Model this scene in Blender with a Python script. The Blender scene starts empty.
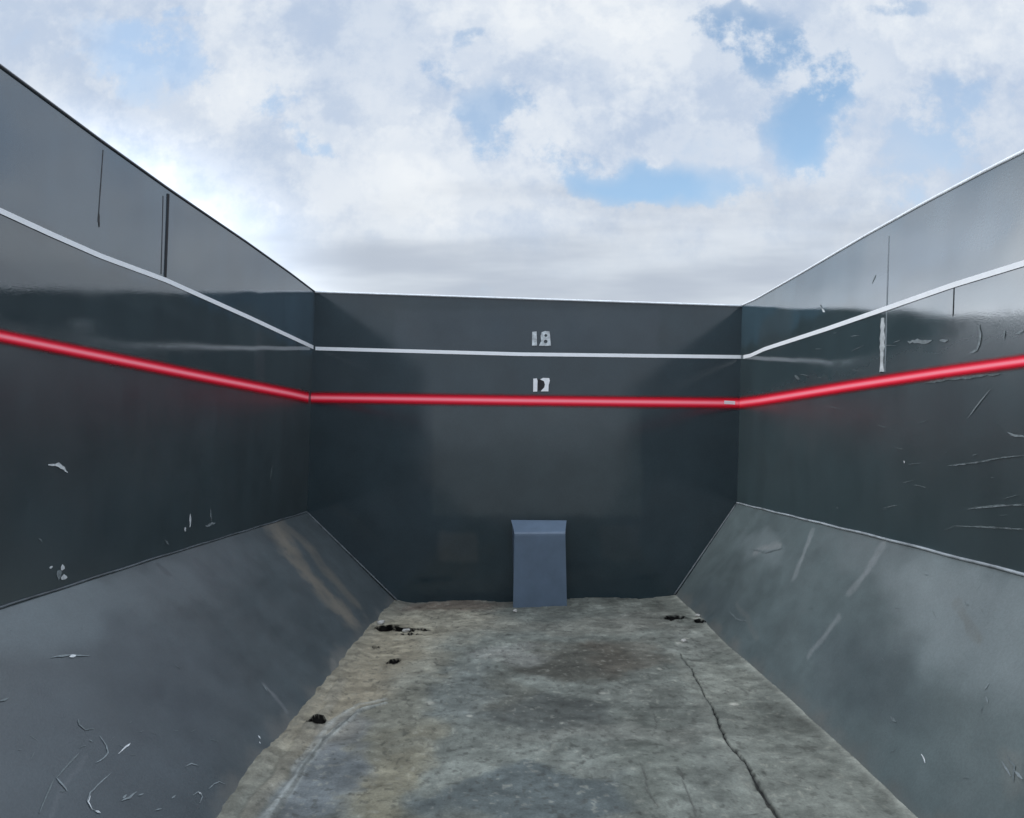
import bpy, math, random
import numpy as np
from mathutils import Vector, Matrix

random.seed(4)
S = bpy.context.scene
COL = S.collection

# ------------------------------------------------------------------ camera
W, H, F = 1024, 818, 683.0
CAMH = 0.87
PITCH = math.atan((443 - 409) / F)
YAW = math.atan((530 - 512) / F)
cd = bpy.data.cameras.new('camera')
cd.sensor_width = 36; cd.lens = F * 36 / W
cd.clip_start = 0.02; cd.clip_end = 4000
cam = bpy.data.objects.new('camera', cd); COL.objects.link(cam)
cam.location = (0, 0, CAMH)
cam.rotation_euler = (math.pi / 2 + PITCH, 0, YAW)
S.camera = cam
RM = np.array(cam.rotation_euler.to_matrix())
O = np.array([0, 0, CAMH])


def ray(px, py):
    d = RM @ np.array([(px - 512) / F, (409 - py) / F, -1.0])
    return d / np.linalg.norm(d)


def hit(p, P0, N):
    d = ray(*p)
    t = np.dot(P0 - O, N) / np.dot(d, N)
    return O + d * t


UP = np.array([0, 0, 1.0])
DEP = 3.83
BP = np.array([0, DEP, 0.0]); BN = np.array([0, -1.0, 0]); bdir = np.array([1.0, 0, 0])
_a = hit((399, 602), BP, BN); _b = hit((674, 595), BP, BN)
FSL = (_b[2] - _a[2]) / (_b[0] - _a[0])                    # the floor leans a little to the left
FL0 = _a; FN = np.array([-FSL, 0, 1.0]); FN /= np.linalg.norm(FN)
def floor_z(x): return _a[2] + FSL * (x - _a[0])
def on_floor(p): return hit(p, FL0, FN)


def on_back(p): return hit(p, BP, BN)


VD = ray(530, 443)                                          # direction of the side walls
LA, LB = on_back((315, 292)), on_back((307, 510))
RA, RB = on_back((742, 306)), on_back((737, 503))
LN = np.cross(LA - LB, VD); LN /= np.linalg.norm(LN)
if LN[0] < 0: LN = -LN
RN = np.cross(RA - RB, VD); RN /= np.linalg.norm(RN)
if RN[0] > 0: RN = -RN


def on_left(p): return hit(p, LA, LN)
def on_right(p): return hit(p, RA, RN)


REAR = -0.45


class Edge:
    """a long edge running front to rear; x and z as functions of y"""
    def __init__(s, pts):
        P = np.array(sorted([tuple(p) for p in pts], key=lambda p: p[1])); P[-1, 1] = DEP
        s.y, s.x, s.z = P[:, 1], P[:, 0], P[:, 2]
        A = np.polyfit(s.y, s.x, 1); B = np.polyfit(s.y, s.z, 1)
        s.sx, s.sz = A[0], B[0]
        s.yb = s.y[-1]
    def at(s, y):
        y = np.asarray(y, float)
        x = np.interp(y, s.y, s.x); z = np.interp(y, s.y, s.z)
        lo = np.minimum(y - s.y[0], 0)
        return np.stack([x + lo * s.sx, y, z + lo * s.sz], -1)
    def q(s, q):
        return s.at(s.yb * (1 - q) + REAR * q)


E_rimL = Edge([on_left(p) for p in [(0, 66), (100, 140), (170, 190), (245, 241), (290, 273), (315, 292)]])
E_rimR = Edge([on_right(p) for p in [(742, 306), (756, 300), (805, 272), (865, 237), (923, 205), (986, 172), (1024, 153)]])
E_ledL = Edge([on_left(p) for p in [(307, 512), (150, 560), (0, 608)]])
E_ledR = Edge([on_right(p) for p in [(737, 503), (885, 539), (1024, 575)]])
E_flL = Edge([on_floor(p) for p in [(399, 602), (378, 625), (357, 650), (327, 686), (291, 732), (255, 778), (225, 818)]])
E_flR = Edge([on_floor(p) for p in [(674, 595), (698, 617), (726, 645), (772, 684), (829, 737), (880, 785), (914, 818)]])


# ------------------------------------------------------------------ helpers
def lattice(ix, iy, seed):
    n = (ix.astype(np.int64) * 374761393 + iy.astype(np.int64) * 668265263 + seed * 974634777) & 0xFFFFFFFF
    n = ((n ^ (n >> 13)) * 1274126177) & 0xFFFFFFFF
    n = n ^ (n >> 16)
    return (n & 0xFFFFFF) / float(0xFFFFFF)


def vnoise(x, y, seed=0):
    ix, iy = np.floor(x), np.floor(y)
    fx, fy = x - ix, y - iy
    fx = fx * fx * (3 - 2 * fx); fy = fy * fy * (3 - 2 * fy)
    a = lattice(ix, iy, seed); b = lattice(ix + 1, iy, seed)
    c = lattice(ix, iy + 1, seed); d = lattice(ix + 1, iy + 1, seed)
    return (a * (1 - fx) + b * fx) * (1 - fy) + (c * (1 - fx) + d * fx) * fy


def fbm(x, y, sc, octv=5, seed=0, gain=.5):
    t = 0; a = 1; n = 0
    for k in range(octv):
        t = t + a * vnoise(x * sc + 13.7 * k, y * sc - 7.1 * k, seed + k); n += a
        a *= gain; sc *= 2.03
    return t / n


def sstep(a, b, x):
    t = np.clip((x - a) / (b - a), 0, 1)
    return t * t * (3 - 2 * t)


def segdist(X, Y, pts):
    """distance to a polyline and position 0..1 along it"""
    best = np.full(X.shape, 1e9); pos = np.zeros(X.shape)
    n = len(pts) - 1
    for i in range(n):
        (x0, y0), (x1, y1) = pts[i], pts[i + 1]
        dx, dy = x1 - x0, y1 - y0
        t = np.clip(((X - x0) * dx + (Y - y0) * dy) / (dx * dx + dy * dy + 1e-12), 0, 1)
        d = np.hypot(X - x0 - t * dx, Y - y0 - t * dy)
        m = d < best
        best = np.where(m, d, best); pos = np.where(m, (i + t) / n, pos)
    return best, pos


def lin(r, g, b, k=1.0):
    f = lambda c: ((c / 255 + .055) / 1.055) ** 2.4 if c > 10 else c / 255 / 12.92
    return np.array([f(r) * k, f(g) * k, f(b) * k])


def grid_mesh(name, V, col=None, extra=None):
    """V (n,m,3) grid; extra = list of (verts, faces, material index) joined in"""
    n, m = V.shape[:2]
    verts = V.reshape(-1, 3)
    i = np.arange(n * m).reshape(n, m)
    f = np.stack([i[:-1, :-1], i[1:, :-1], i[1:, 1:], i[:-1, 1:]], -1).reshape(-1, 4)
    nf = len(f)
    loops = f.ravel().tolist() if False else f.ravel()
    starts = np.arange(nf) * 4; tot = np.full(nf, 4); mi = np.zeros(nf, int)
    colr = None if col is None else np.concatenate([col.reshape(-1, 3), np.ones((n * m, 1))], 1)
    if extra:
        for ev, ef, em in extra:
            base = len(verts)
            verts = np.concatenate([verts, np.array(ev)])
            for face in ef:
                starts = np.append(starts, len(loops)); tot = np.append(tot, len(face))
                loops = np.concatenate([loops, np.array(face) + base]); mi = np.append(mi, em)
            if colr is not None:
                c = np.tile(np.array([.05, .06, .07, 1]), (len(ev), 1)); colr = np.concatenate([colr, c])
    me = bpy.data.meshes.new(name)
    me.vertices.add(len(verts)); me.vertices.foreach_set('co', verts.ravel())
    me.loops.add(len(loops)); me.loops.foreach_set('vertex_index', loops.astype(np.int32))
    me.polygons.add(len(starts)); me.polygons.foreach_set('loop_start', starts.astype(np.int32))
    me.polygons.foreach_set('loop_total', tot.astype(np.int32))
    me.polygons.foreach_set('material_index', mi.astype(np.int32))
    me.polygons.foreach_set('use_smooth', (mi == 0))
    me.update(calc_edges=True)
    if colr is not None:
        a = me.color_attributes.new('stain', 'FLOAT_COLOR', 'POINT')
        a.data.foreach_set('color', colr.ravel().astype(np.float32))
    me.validate()
    return me


def poly_mesh(name, verts, faces, smooth=False):
    me = bpy.data.meshes.new(name)
    me.from_pydata([tuple(v) for v in verts], [], faces); me.update()
    if smooth: me.polygons.foreach_set('use_smooth', [True] * len(me.polygons))
    return me


def link(name, me, mats, parent=None):
    o = bpy.data.objects.new(name, me); COL.objects.link(o)
    for m in (mats if isinstance(mats, (list, tuple)) else [mats]): me.materials.append(m)
    if parent: o.parent = parent
    return o


def tag(o, label=None, cat=None, group=None, kind=None):
    if label: o['label'] = label
    if cat: o['category'] = cat
    if group: o['group'] = group
    if kind: o['kind'] = kind
    return o


# ------------------------------------------------------------------ materials
def new_mat(name):
    m = bpy.data.materials.new(name); m.use_nodes = True
    nt = m.node_tree; bs = nt.nodes['Principled BSDF']
    return m, nt, bs


def N(nt, typ, **kw):
    n = nt.nodes.new(typ)
    for k, v in kw.items():
        if k.startswith('_'): setattr(n, k[1:], v)
        else: n.inputs[k.replace('__', ' ')].default_value = v
    return n


def noise(nt, scale, detail=4, rough=.55, vec=None, dist=0, dims='3D'):
    n = nt.nodes.new('ShaderNodeTexNoise'); n.noise_dimensions = dims
    n.inputs['Scale'].default_value = scale; n.inputs['Detail'].default_value = detail
    n.inputs['Roughness'].default_value = rough; n.inputs['Distortion'].default_value = dist
    if vec: nt.links.new(vec, n.inputs['Vector'])
    return n


def maprange(nt, v, a, b, c, d, smooth=False):
    n = nt.nodes.new('ShaderNodeMapRange')
    if smooth: n.interpolation_type = 'SMOOTHSTEP'
    nt.links.new(v, n.inputs[0])
    for i, x in enumerate((a, b, c, d)): n.inputs[i + 1].default_value = x
    return n.outputs[0]


def vmath(nt, op, a, b=None):
    n = nt.nodes.new('ShaderNodeVectorMath'); n.operation = op
    for i, x in enumerate((a, b)):
        if x is None: continue
        if isinstance(x, (tuple, list)): n.inputs[i].default_value = x
        elif hasattr(x, 'is_output'): nt.links.new(x, n.inputs[i])
    return n


def math_(nt, op, a, b=None, c=None, clamp=False):
    n = nt.nodes.new('ShaderNodeMath'); n.operation = op; n.use_clamp = clamp
    for i, x in enumerate((a, b, c)):
        if x is None: continue
        if hasattr(x, 'is_output'): nt.links.new(x, n.inputs[i])
        else: n.inputs[i].default_value = x
    return n.outputs[0]


def paint_mat(name, rlo, rhi, ior, bumpd=.00015, wave=.004, spec=.5, mottling=.12, dull=0):
    m, nt, bs = new_mat(name)
    tc = N(nt, 'ShaderNodeTexCoord').outputs['Object']
    at = N(nt, 'ShaderNodeAttribute', _attribute_name='stain')
    n1 = noise(nt, 5, 4, .6, tc)
    k = maprange(nt, n1.outputs[0], .3, .7, 1 - mottling, 1 + mottling)
    sp = noise(nt, 160, 1, .6, tc)
    k2 = maprange(nt, sp.outputs[0], .35, .65, .94, 1.06)
    kk = math_(nt, 'MULTIPLY', k, k2)
    vm = N(nt, 'ShaderNodeVectorMath', _operation='SCALE')
    nt.links.new(at.outputs['Color'], vm.inputs[0]); nt.links.new(kk, vm.inputs['Scale'])
    nt.links.new(vm.outputs[0], bs.inputs['Base Color'])
    n2 = noise(nt, 3.1, 5, .65, tc)
    r = maprange(nt, n2.outputs[0], .35, .65, rlo, rhi)
    n4 = noise(nt, 60, 2, .6, tc)
    r2 = math_(nt, 'MULTIPLY_ADD', n4.outputs[0], .06, r)
    r2 = math_(nt, 'SUBTRACT', r2, .03, clamp=True)
    if dull:   # the lower half of the walls has been scoured by loads and lost its gloss
        zz = N(nt, 'ShaderNodeSeparateXYZ'); nt.links.new(tc, zz.inputs[0])
        z2 = math_(nt, 'MULTIPLY_ADD', n1.outputs[0], .16, zz.outputs[2])
        r2 = math_(nt, 'ADD', r2, maprange(nt, z2, 1.16, 1.30, dull, 0, True))
    nt.links.new(r2, bs.inputs['Roughness'])
    bs.inputs['IOR'].default_value = ior
    bs.inputs['Specular IOR Level'].default_value = spec
    b1 = N(nt, 'ShaderNodeBump', Strength=1.0, Distance=wave)
    n5 = noise(nt, 1.7, 2, .5, tc)
    nt.links.new(n5.outputs[0], b1.inputs['Height'])
    b2 = N(nt, 'ShaderNodeBump', Strength=.5, Distance=bumpd)
    n6 = noise(nt, 220, 1, .6, tc)
    nt.links.new(n6.outputs[0], b2.inputs['Height']); nt.links.new(b1.outputs[0], b2.inputs['Normal'])
    nt.links.new(b2.outputs[0], bs.inputs['Normal'])
    return m


def plain(name, col, rough=.5, metal=0, bump=0, sc=120, var=.15):
    m, nt, bs = new_mat(name)
    tc = N(nt, 'ShaderNodeTexCoord').outputs['Object']
    n1 = noise(nt, sc * .3, 5, .6, tc)
    k = maprange(nt, n1.outputs[0], .3, .7, 1 - var, 1 + var)
    vm = N(nt, 'ShaderNodeVectorMath', _operation='SCALE')
    vm.inputs[0].default_value = tuple(col); nt.links.new(k, vm.inputs['Scale'])
    nt.links.new(vm.outputs[0], bs.inputs['Base Color'])
    bs.inputs['Roughness'].default_value = rough; bs.inputs['Metallic'].default_value = metal
    if bump:
        b = N(nt, 'ShaderNodeBump', Strength=.6, Distance=bump)
        n2 = noise(nt, sc, 4, .6, tc)
        nt.links.new(n2.outputs[0], b.inputs['Height']); nt.links.new(b.outputs[0], bs.inputs['Normal'])
    return m


M_wall = paint_mat('dark_gloss_paint', .03, .10, 2.4, wave=.006, dull=.28)
M_back = paint_mat('dark_satin_paint', .06, .14, 1.55, wave=.003)
M_slope = paint_mat('worn_slope_paint', .33, .50, 1.7, wave=.004, bumpd=.0005)
M_chip = plain('bare_bright_metal', (.62, .65, .66), .45, 0, 0, 300, .3)
M_scuff = plain('pale_scuffed_paint', (.19, .22, .23), .5, 0, 0, 300, .3)
M_scuffd = plain('faint_scuffed_paint', (.13, .155, .16), .35, 0, 0, 300, .3)
M_tan = plain('dried_dirt_smear', (.13, .125, .11), .8, 0, .002, 200, .3)
M_white = plain('white_line_paint', (.90, .92, .94), .6, 0, .0, 80, .03)
M_seam = plain('dark_seam', (.008, .009, .012), .6)
M_weld = plain('weld_bead', (.15, .175, .19), .3, 0, .002, 150, .2)
M_weldw = plain('worn_weld_bead', (.45, .48, .49), .5, 0, .002, 150, .3)
M_weldl = paint_mat('dark_weld_paint', .25, .35, 1.6)  # weld paint's own tone, kept close to the wall
M_weldr = plain('grey_weld', (.20, .23, .25), .25)
M_rim = plain('pale_rim_edge', (.80, .83, .86), .35, 0, .001, 100, .15)
M_rimd = plain('dark_rim_edge', (.06, .066, .075), .35, 0, .001, 100, .15)
M_plate = plain('blue_grey_plate_paint', (.105, .148, .205), .45, 0, .0008, 40, .10)
M_digit = plain('white_stencil_paint', (.84, .86, .88), .5, 0, .001, 200, .05)
M_digitw = plain('worn_stencil_paint', (.52, .56, .58), .5, 0, .001, 120, .5)
M_stone = plain('pale_stone', (.42, .41, .38), .85, 0, .004, 60, .2)
M_outer = plain('outer_paint', (.05, .06, .07), .4)
M_ground = plain('yard_concrete', (.27, .27, .26), .85, 0, .02, 3, .2)


def red_mat():
    m, nt, bs = new_mat('red_line_paint')
    at = N(nt, 'ShaderNodeAttribute', _attribute_name='stain')     # r = distance across the line 0 centre .. 1 edge
    sep = N(nt, 'ShaderNodeSeparateColor'); nt.links.new(at.outputs['Color'], sep.inputs[0])
    tc = N(nt, 'ShaderNodeTexCoord').outputs['Object']
    v = sep.outputs[0]
    ramp = N(nt, 'ShaderNodeValToRGB'); cr = ramp.color_ramp
    cr.elements[0].position = .06; cr.elements[0].color = (.95, .24, .30, 1)
    cr.elements[1].position = .75; cr.elements[1].color = (.30, .004, .012, 1)
    e = cr.elements.new(.26); e.color = (.93, .05, .09, 1)
    e = cr.elements.new(.42); e.color = (.70, .008, .03, 1)
    nt.links.new(v, ramp.inputs[0]); nt.links.new(ramp.outputs[0], bs.inputs['Base Color'])
    bs.inputs['Roughness'].default_value = .6; bs.inputs['Specular IOR Level'].default_value = .15
    # weak glow added to the line's core; the halo around it is painted
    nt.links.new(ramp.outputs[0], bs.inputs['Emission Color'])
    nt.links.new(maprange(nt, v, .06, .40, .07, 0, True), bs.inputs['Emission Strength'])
    g = noise(nt, 25, 3, .6, tc)
    vv = math_(nt, 'MULTIPLY_ADD', g.outputs[0], .12, v)
    al = maprange(nt, vv, .38, 1.02, 1, 0, True)
    nt.links.new(al, bs.inputs['Alpha'])
    return m


M_red = red_mat()


def floor_mat():
    m, nt, bs = new_mat('crusted_floor')
    tc = N(nt, 'ShaderNodeTexCoord').outputs['Object']
    at = N(nt, 'ShaderNodeAttribute', _attribute_name='stain')
    n1 = noise(nt, 22, 8, .68, tc, .3)
    k = maprange(nt, n1.outputs[0], .32, .68, .72, 1.28)
    n3 = noise(nt, 170, 3, .7, tc)
    k3 = maprange(nt, n3.outputs[0], .35, .65, .88, 1.12)
    kk = math_(nt, 'MULTIPLY', k, k3)
    vm = N(nt, 'ShaderNodeVectorMath', _operation='SCALE')
    nt.links.new(at.outputs['Color'], vm.inputs[0]); nt.links.new(kk, vm.inputs['Scale'])
    nt.links.new(vm.outputs[0], bs.inputs['Base Color'])
    nt.links.new(maprange(nt, at.outputs['Fac'], .01, .06, 0, .15), bs.inputs['Specular IOR Level'])
    r = maprange(nt, n1.outputs[0], .35, .65, .5, .85)
    nt.links.new(r, bs.inputs['Roughness'])
    b = N(nt, 'ShaderNodeBump', Strength=.6, Distance=.0022)
    n2 = noise(nt, 70, 6, .65, tc)
    nt.links.new(n2.outputs[0], b.inputs['Height']); nt.links.new(b.outputs[0], bs.inputs['Normal'])
    return m


M_floor = floor_mat()

# ------------------------------------------------------------------ the body (one thing, parts below it)
body = bpy.data.objects.new('tipper_body', None); COL.objects.link(body)
body.location = (0, 0, 0)
tag(body, 'dark grey steel tipper body seen from inside, open above, with sloping lower side panels', 'truck body')


def stroke(surf, nrm, pts, w, lift=.0012, jag=.35):
    """thin irregular polygon strip along pixel polyline pts on a surface; w = width in metres"""
    P = [surf(p) for p in pts]
    # densify
    D = []
    for a, b in zip(P[:-1], P[1:]):
        n = max(2, int(np.linalg.norm(b - a) / .012))
        for i in range(n): D.append(a + (b - a) * i / n)
    D.append(P[-1])
    v = []; f = []
    for i, p in enumerate(D):
        a = D[max(i - 1, 0)]; b = D[min(i + 1, len(D) - 1)]
        t = b - a; s = np.cross(nrm, t); s /= np.linalg.norm(s) + 1e-9
        u = i / (len(D) - 1)
        ww = w * .5 * (math.sin(math.pi * min(max(u, .03), .97)) ** .5) * random.uniform(1 - jag, 1 + jag)
        off = s * random.uniform(-.25, .25) * w
        v += [p + off + s * ww + nrm * lift, p + off - s * ww + nrm * lift]
        if i: f.append((2 * i - 2, 2 * i - 1, 2 * i + 1, 2 * i))
    return v, f


def fleck(surf, nrm, c, rx, ry, lift=.0012, n=9, rot=0):
    """small irregular chip; c pixel centre; rx, ry in metres"""
    P = surf(c); t = np.cross(nrm, UP); t /= np.linalg.norm(t); s = np.cross(t, nrm)
    v = []
    for k in range(n):
        a = 2 * math.pi * k / n; r = random.uniform(.55, 1.15)
        x = math.cos(a) * rx * r; y = math.sin(a) * ry * r
        x, y = x * math.cos(rot) - y * math.sin(rot), x * math.sin(rot) + y * math.cos(rot)
        v.append(P + t * x + s * y + nrm * lift)
    return v, [tuple(range(n))]


def surf2d(fn, Uc, Vc):
    """pixel -> coordinates (Uc, Vc are functions of a 3d point)"""
    return lambda p: (Uc(fn(p)), Vc(fn(p)))


# ---- side walls
qs_long = lambda n, p=1.0: np.linspace(0, 1, n) ** p


def yspace(yb, fine_to, d0, d1):
    """stations from the back wall to the rear: fine to fine_to, then coarse"""
    ys = [yb]
    y = yb
    while y > fine_to:
        k = (y - fine_to) / (yb - fine_to)
        y -= d1 + (d0 - d1) * k; ys.append(y)
    while y > REAR + .1:
        y -= .08; ys.append(y)
    ys.append(REAR)
    return np.array(ys)


def side_wall(name, Erim, Eled, nrm, surf, extras, paintfn, outx):
    ys = yspace(Eled.yb, 1.45, .009, .006)
    q = (Eled.yb - ys) / (Eled.yb - REAR)
    A = Eled.q(q); B = Erim.q(q)
    t = np.linspace(0, 1, 200)
    V = A[:, None, :] * (1 - t)[None, :, None] + B[:, None, :] * t[None, :, None]
    Yc, Zc = V[..., 1], V[..., 2]
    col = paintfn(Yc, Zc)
    bulge = (fbm(Yc, Zc, 1.1, 3, 50) - .5) * .003 * np.minimum(1, t * 6)[None] * np.minimum(1, (1 - t) * 6)[None]
    bulge = bulge * sstep(0, .15, Eled.yb - Yc)
    V = V + nrm * bulge[..., None]
    # outer skin, top and ends so that the wall has thickness
    out = -nrm * .05
    a0, a1 = Eled.q(0.), Eled.q(1.); b0, b1 = Erim.q(0.), Erim.q(1.)
    a0, a1 = a0.copy(), a1.copy()
    a0[2] = a1[2] = -.12
    top = [Erim.q(k) for k in np.linspace(0, 1, 30)]
    ov = [a0 + out, a1 + out] + [p + out for p in top[::-1]]
    ex = [(ov, [tuple(range(len(ov)))], 1)]
    tv = []; tf = []
    for i, p in enumerate(top):
        tv += [p - nrm * .003, p + out]
        if i: tf.append((2 * i - 2, 2 * i - 1, 2 * i + 1, 2 * i))
    ex.append((tv, tf, 1))
    e1 = Eled.q(1.)
    ex.append(([e1, b1, b1 + out, a1 + out], [(0, 1, 2, 3)], 1))
    me = grid_mesh(name, V, col, ex + extras)
    return link(name, me, [M_wall, M_outer, M_chip, M_scuff, M_scuffd], body)


BASE = np.array([.033, .050, .056])


def wall_col(seed, s2d, blobs, base):
    def fn(Y, Z):
        n = fbm(Y, Z, 1.6, 6, seed); n2 = fbm(Y, Z * .35, 9, 4, seed + 20)
        n3 = fbm(Y, Z * .12, 26, 3, seed + 33)
        k = .52 + .42 * n + .32 * n2 + .22 * n3
        c = base[None, None] * k[..., None]
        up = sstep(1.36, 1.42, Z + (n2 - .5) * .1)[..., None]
        c = c * (1 + up * np.array([.35, .55, .80]))  # upper wall lighter and bluer: sky reflection put into the colour
        wx = (fbm(Y, Z, 9, 4, seed + 5) - .5) * .09; wy = (fbm(Y, Z, 9, 4, seed + 9) - .5) * .09
        for (px, py, ry, rz, colr, amt) in blobs:
            cy, cz = s2d((px, py))
            d = np.hypot((Y + wx - cy) / ry, (Z + wy - cz) / rz)
            m = sstep(1.15, .7, d) * amt
            c = c * (1 - m[..., None]) + np.array(colr) * m[..., None]
        return c
    return fn


left2 = surf2d(on_left, lambda p: p[1], lambda p: p[2])
right2 = surf2d(on_right, lambda p: p[1], lambda p: p[2])

exL = []
def addL(lst, f, *a, mat=2, **k): lst.append(tuple(f(*a, **k)) + (mat,))
addL(exL, stroke, on_left, LN, [(48, 464), (58, 465), (64, 468), (67, 473)], .009)
addL(exL, fleck, on_left, LN, (190, 520), .007, .026, n=10)
addL(exL, fleck, on_left, LN, (185, 529), .008, .008)
addL(exL, stroke, on_left, LN, [(210, 509), (211, 521)], .007, mat=3)
addL(exL, stroke, on_left, LN, [(205, 526), (215, 523)], .012, mat=3)
addL(exL, fleck, on_left, LN, (62, 568), .009, .011)
addL(exL, fleck, on_left, LN, (51, 567), .007, .004)
addL(exL, fleck, on_left, LN, (64, 577), .012, .008)
addL(exL, fleck, on_left, LN, (59, 574), .012, .016, mat=3)
addL(exL, stroke, on_left, LN, [(38, 538), (42, 542)], .007, mat=4)
addL(exL, stroke, on_left, LN, [(272, 466), (270, 480)], .012, mat=4)
addL(exL, stroke, on_left, LN, [(165, 540), (168, 545)], .010, mat=4)
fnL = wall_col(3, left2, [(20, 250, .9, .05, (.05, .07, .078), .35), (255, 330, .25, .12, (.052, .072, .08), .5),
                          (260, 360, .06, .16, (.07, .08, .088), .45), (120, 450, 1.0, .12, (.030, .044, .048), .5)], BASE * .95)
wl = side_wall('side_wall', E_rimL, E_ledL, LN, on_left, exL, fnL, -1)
tag(wl, 'left side wall with faint pale chips near the ledge')

exR = []
for pts, w, mt in [
    ([(955, 464), (975, 463), (1000, 458), (1030, 455)], .003, 4),
    ([(948, 466), (990, 461)], .003, 3),
    ([(970, 508), (1000, 505), (1030, 506)], .003, 4), ([(968, 509), (1024, 504)], .0025, 3),
    ([(946, 530), (955, 526), (990, 527), (1024, 530)], .003, 4), ([(975, 527), (1024, 529)], .0025, 3),
    ([(1008, 432), (1016, 436), (1030, 437)], .005, 3),
    ([(968, 418), (978, 405), (990, 390)], .003, 3),
    ([(908, 342), (925, 341), (932, 341)], .012, 3), ([(940, 340), (948, 341)], .008, 3),
    ([(979, 325), (981, 338), (977, 350), (970, 353)], .008, 3),
    ([(822, 309), (825, 312)], .010, 2), ([(820, 305), (822, 308)], .008, 3),
    ([(904, 461), (905, 463)], .006, 2), ([(876, 275), (872, 284)], .006, 4),
    ([(837, 507), (838, 509)], .006, 3),
    ([(1005, 330), (1004, 340)], .006, 3), ([(1016, 334), (1024, 331)], .008, 3),
    ([(925, 383), (960, 377), (1000, 374)], .009, 4),
    ([(795, 375), (800, 379)], .012, 4),
]:
    exR.append(tuple(stroke(on_right, RN, pts, w)) + (mt,))
rr = random.Random(11)
for k in range(34):
    px = rr.uniform(800, 1010); py = rr.uniform(330, 540)
    a = rr.uniform(-.5, .3); L = rr.uniform(3, 16)
    exR.append(tuple(stroke(on_right, RN, [(px, py), (px + L * math.cos(a), py + L * math.sin(a))], rr.uniform(.0015, .003))) + (4,))
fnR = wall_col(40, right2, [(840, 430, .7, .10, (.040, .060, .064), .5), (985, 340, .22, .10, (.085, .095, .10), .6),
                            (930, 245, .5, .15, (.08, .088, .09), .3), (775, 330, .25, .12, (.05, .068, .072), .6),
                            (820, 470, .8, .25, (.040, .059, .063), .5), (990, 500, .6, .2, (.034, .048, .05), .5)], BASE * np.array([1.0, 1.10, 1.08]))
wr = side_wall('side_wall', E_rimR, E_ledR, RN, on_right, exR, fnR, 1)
tag(wr, 'right side wall, paler and scratched near its upper half')

# ---- back wall (the bulkhead)
def back_uv(P): return (P - BP) @ bdir, P[..., 2]
LAe = LA - bdir * .008; RAe = RA + bdir * .008
LBe = LB + (LB - LA) / (LA[2] - LB[2]) * (LB[2] + .04); RBe = RB + (RB - RA) / (RA[2] - RB[2]) * (RB[2] + .04)
nu, nv = 480, 300
uu = np.linspace(0, 1, nu)[:, None, None]; vv = np.linspace(0, 1, nv)[None, :, None]
V = (LBe * (1 - uu) + RBe * uu) * (1 - vv) + (LAe * (1 - uu) + RAe * uu) * vv
U2, Z2 = back_uv(V)
c = fbm(U2, Z2, 1.3, 6, 70); c2 = fbm(U2, Z2 * .25, 8, 4, 77)
k = .85 + .18 * c + .14 * c2
colB = np.array([.022, .038, .046]) * k[..., None]
def uvb(p):
    P = on_back(p); return (P - BP) @ bdir, P[2]
def rectmask(x0, y0, x1, y1, soft=.02):
    (a, t), (b, s) = uvb((x0, y0)), uvb((x1, y1))
    w = (fbm(U2, Z2, 14, 3, 81) - .5) * .03
    return sstep(a - soft, a + soft, U2 + w) * sstep(b + soft, b - soft, U2 + w) * sstep(s - soft, s + soft, Z2 + w) * sstep(t + soft, t - soft, Z2 + w)
for (r, cc, am) in [((433, 405, 642, 516), (.038, .055, .060), .7), ((438, 532, 478, 562), (.042, .054, .058), .9),  # first rectangle: reflection of the open rear end put into the colour
                    ((395, 310, 660, 350), (.042, .058, .072), .4), ((600, 525, 640, 560), (.036, .047, .052), .4)]:  # wide upper band: reflected sky, painted in
    m = rectmask(*r)[..., None] * am
    colB = colB * (1 - m) + np.array(cc) * m
V = V + BN * ((fbm(U2, Z2, 1.2, 3, 90) - .5) * .003)[..., None]
out = -BN * .05
ov = [LBe + out, RBe + out, RAe + out, LAe + out]
exB = [(ov, [(0, 1, 2, 3)], 1), ([LAe + out, LAe, RAe, RAe + out], [(0, 1, 2, 3)], 1)]
me = grid_mesh('front_wall', V, colB, exB)
wb = link('front_wall', me, [M_back, M_outer], body)
tag(wb, 'far end wall carrying the stencilled numbers')


# ---- sloped lower panels
def slope_panel(Etop, Ebot, nrm_hint, seed, painter, extras):
    ys = yspace(Ebot.yb, 1.0, .008, .006)
    q = (Ebot.yb - ys) / (Ebot.yb - REAR)
    A = Etop.q(q); B = Ebot.q(q) + np.array([0, 0, -.012])
    B = B + (B - A) * .02
    t = np.linspace(0, 1, 150)
    V = A[:, None, :] * (1 - t)[None, :, None] + B[:, None, :] * t[None, :, None]
    n = np.cross(A[len(q) // 3] - B[len(q) // 3], A[0] - A[len(q) // 3]); n /= np.linalg.norm(n)
    if n[2] < 0: n = -n
    Y = V[..., 1]; T = np.broadcast_to(t[None, :], Y.shape)
    col = painter(Y, T)
    V = V + n * ((fbm(Y, T * .7, 2.2, 4, seed) - .5) * .002)[..., None] * np.minimum(1, T * 8)[..., None]
    # folded edge: a narrow lip where the panel is welded to the wall
    me = grid_mesh('sloped_panel', V, col, extras)
    return link('sloped_panel', me, [M_slope, M_outer, M_chip, M_scuff, M_scuffd, M_tan], body), n


def plane_of(Etop, Ebot):
    a = Etop.at(3.3); b = Ebot.at(3.3); c_ = Etop.at(1.8); d_ = Ebot.at(1.8)
    n = np.cross(a - d_, b - c_); n /= np.linalg.norm(n)
    if n[2] < 0: n = -n
    return (a + b + c_ + d_) / 4, n


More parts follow.
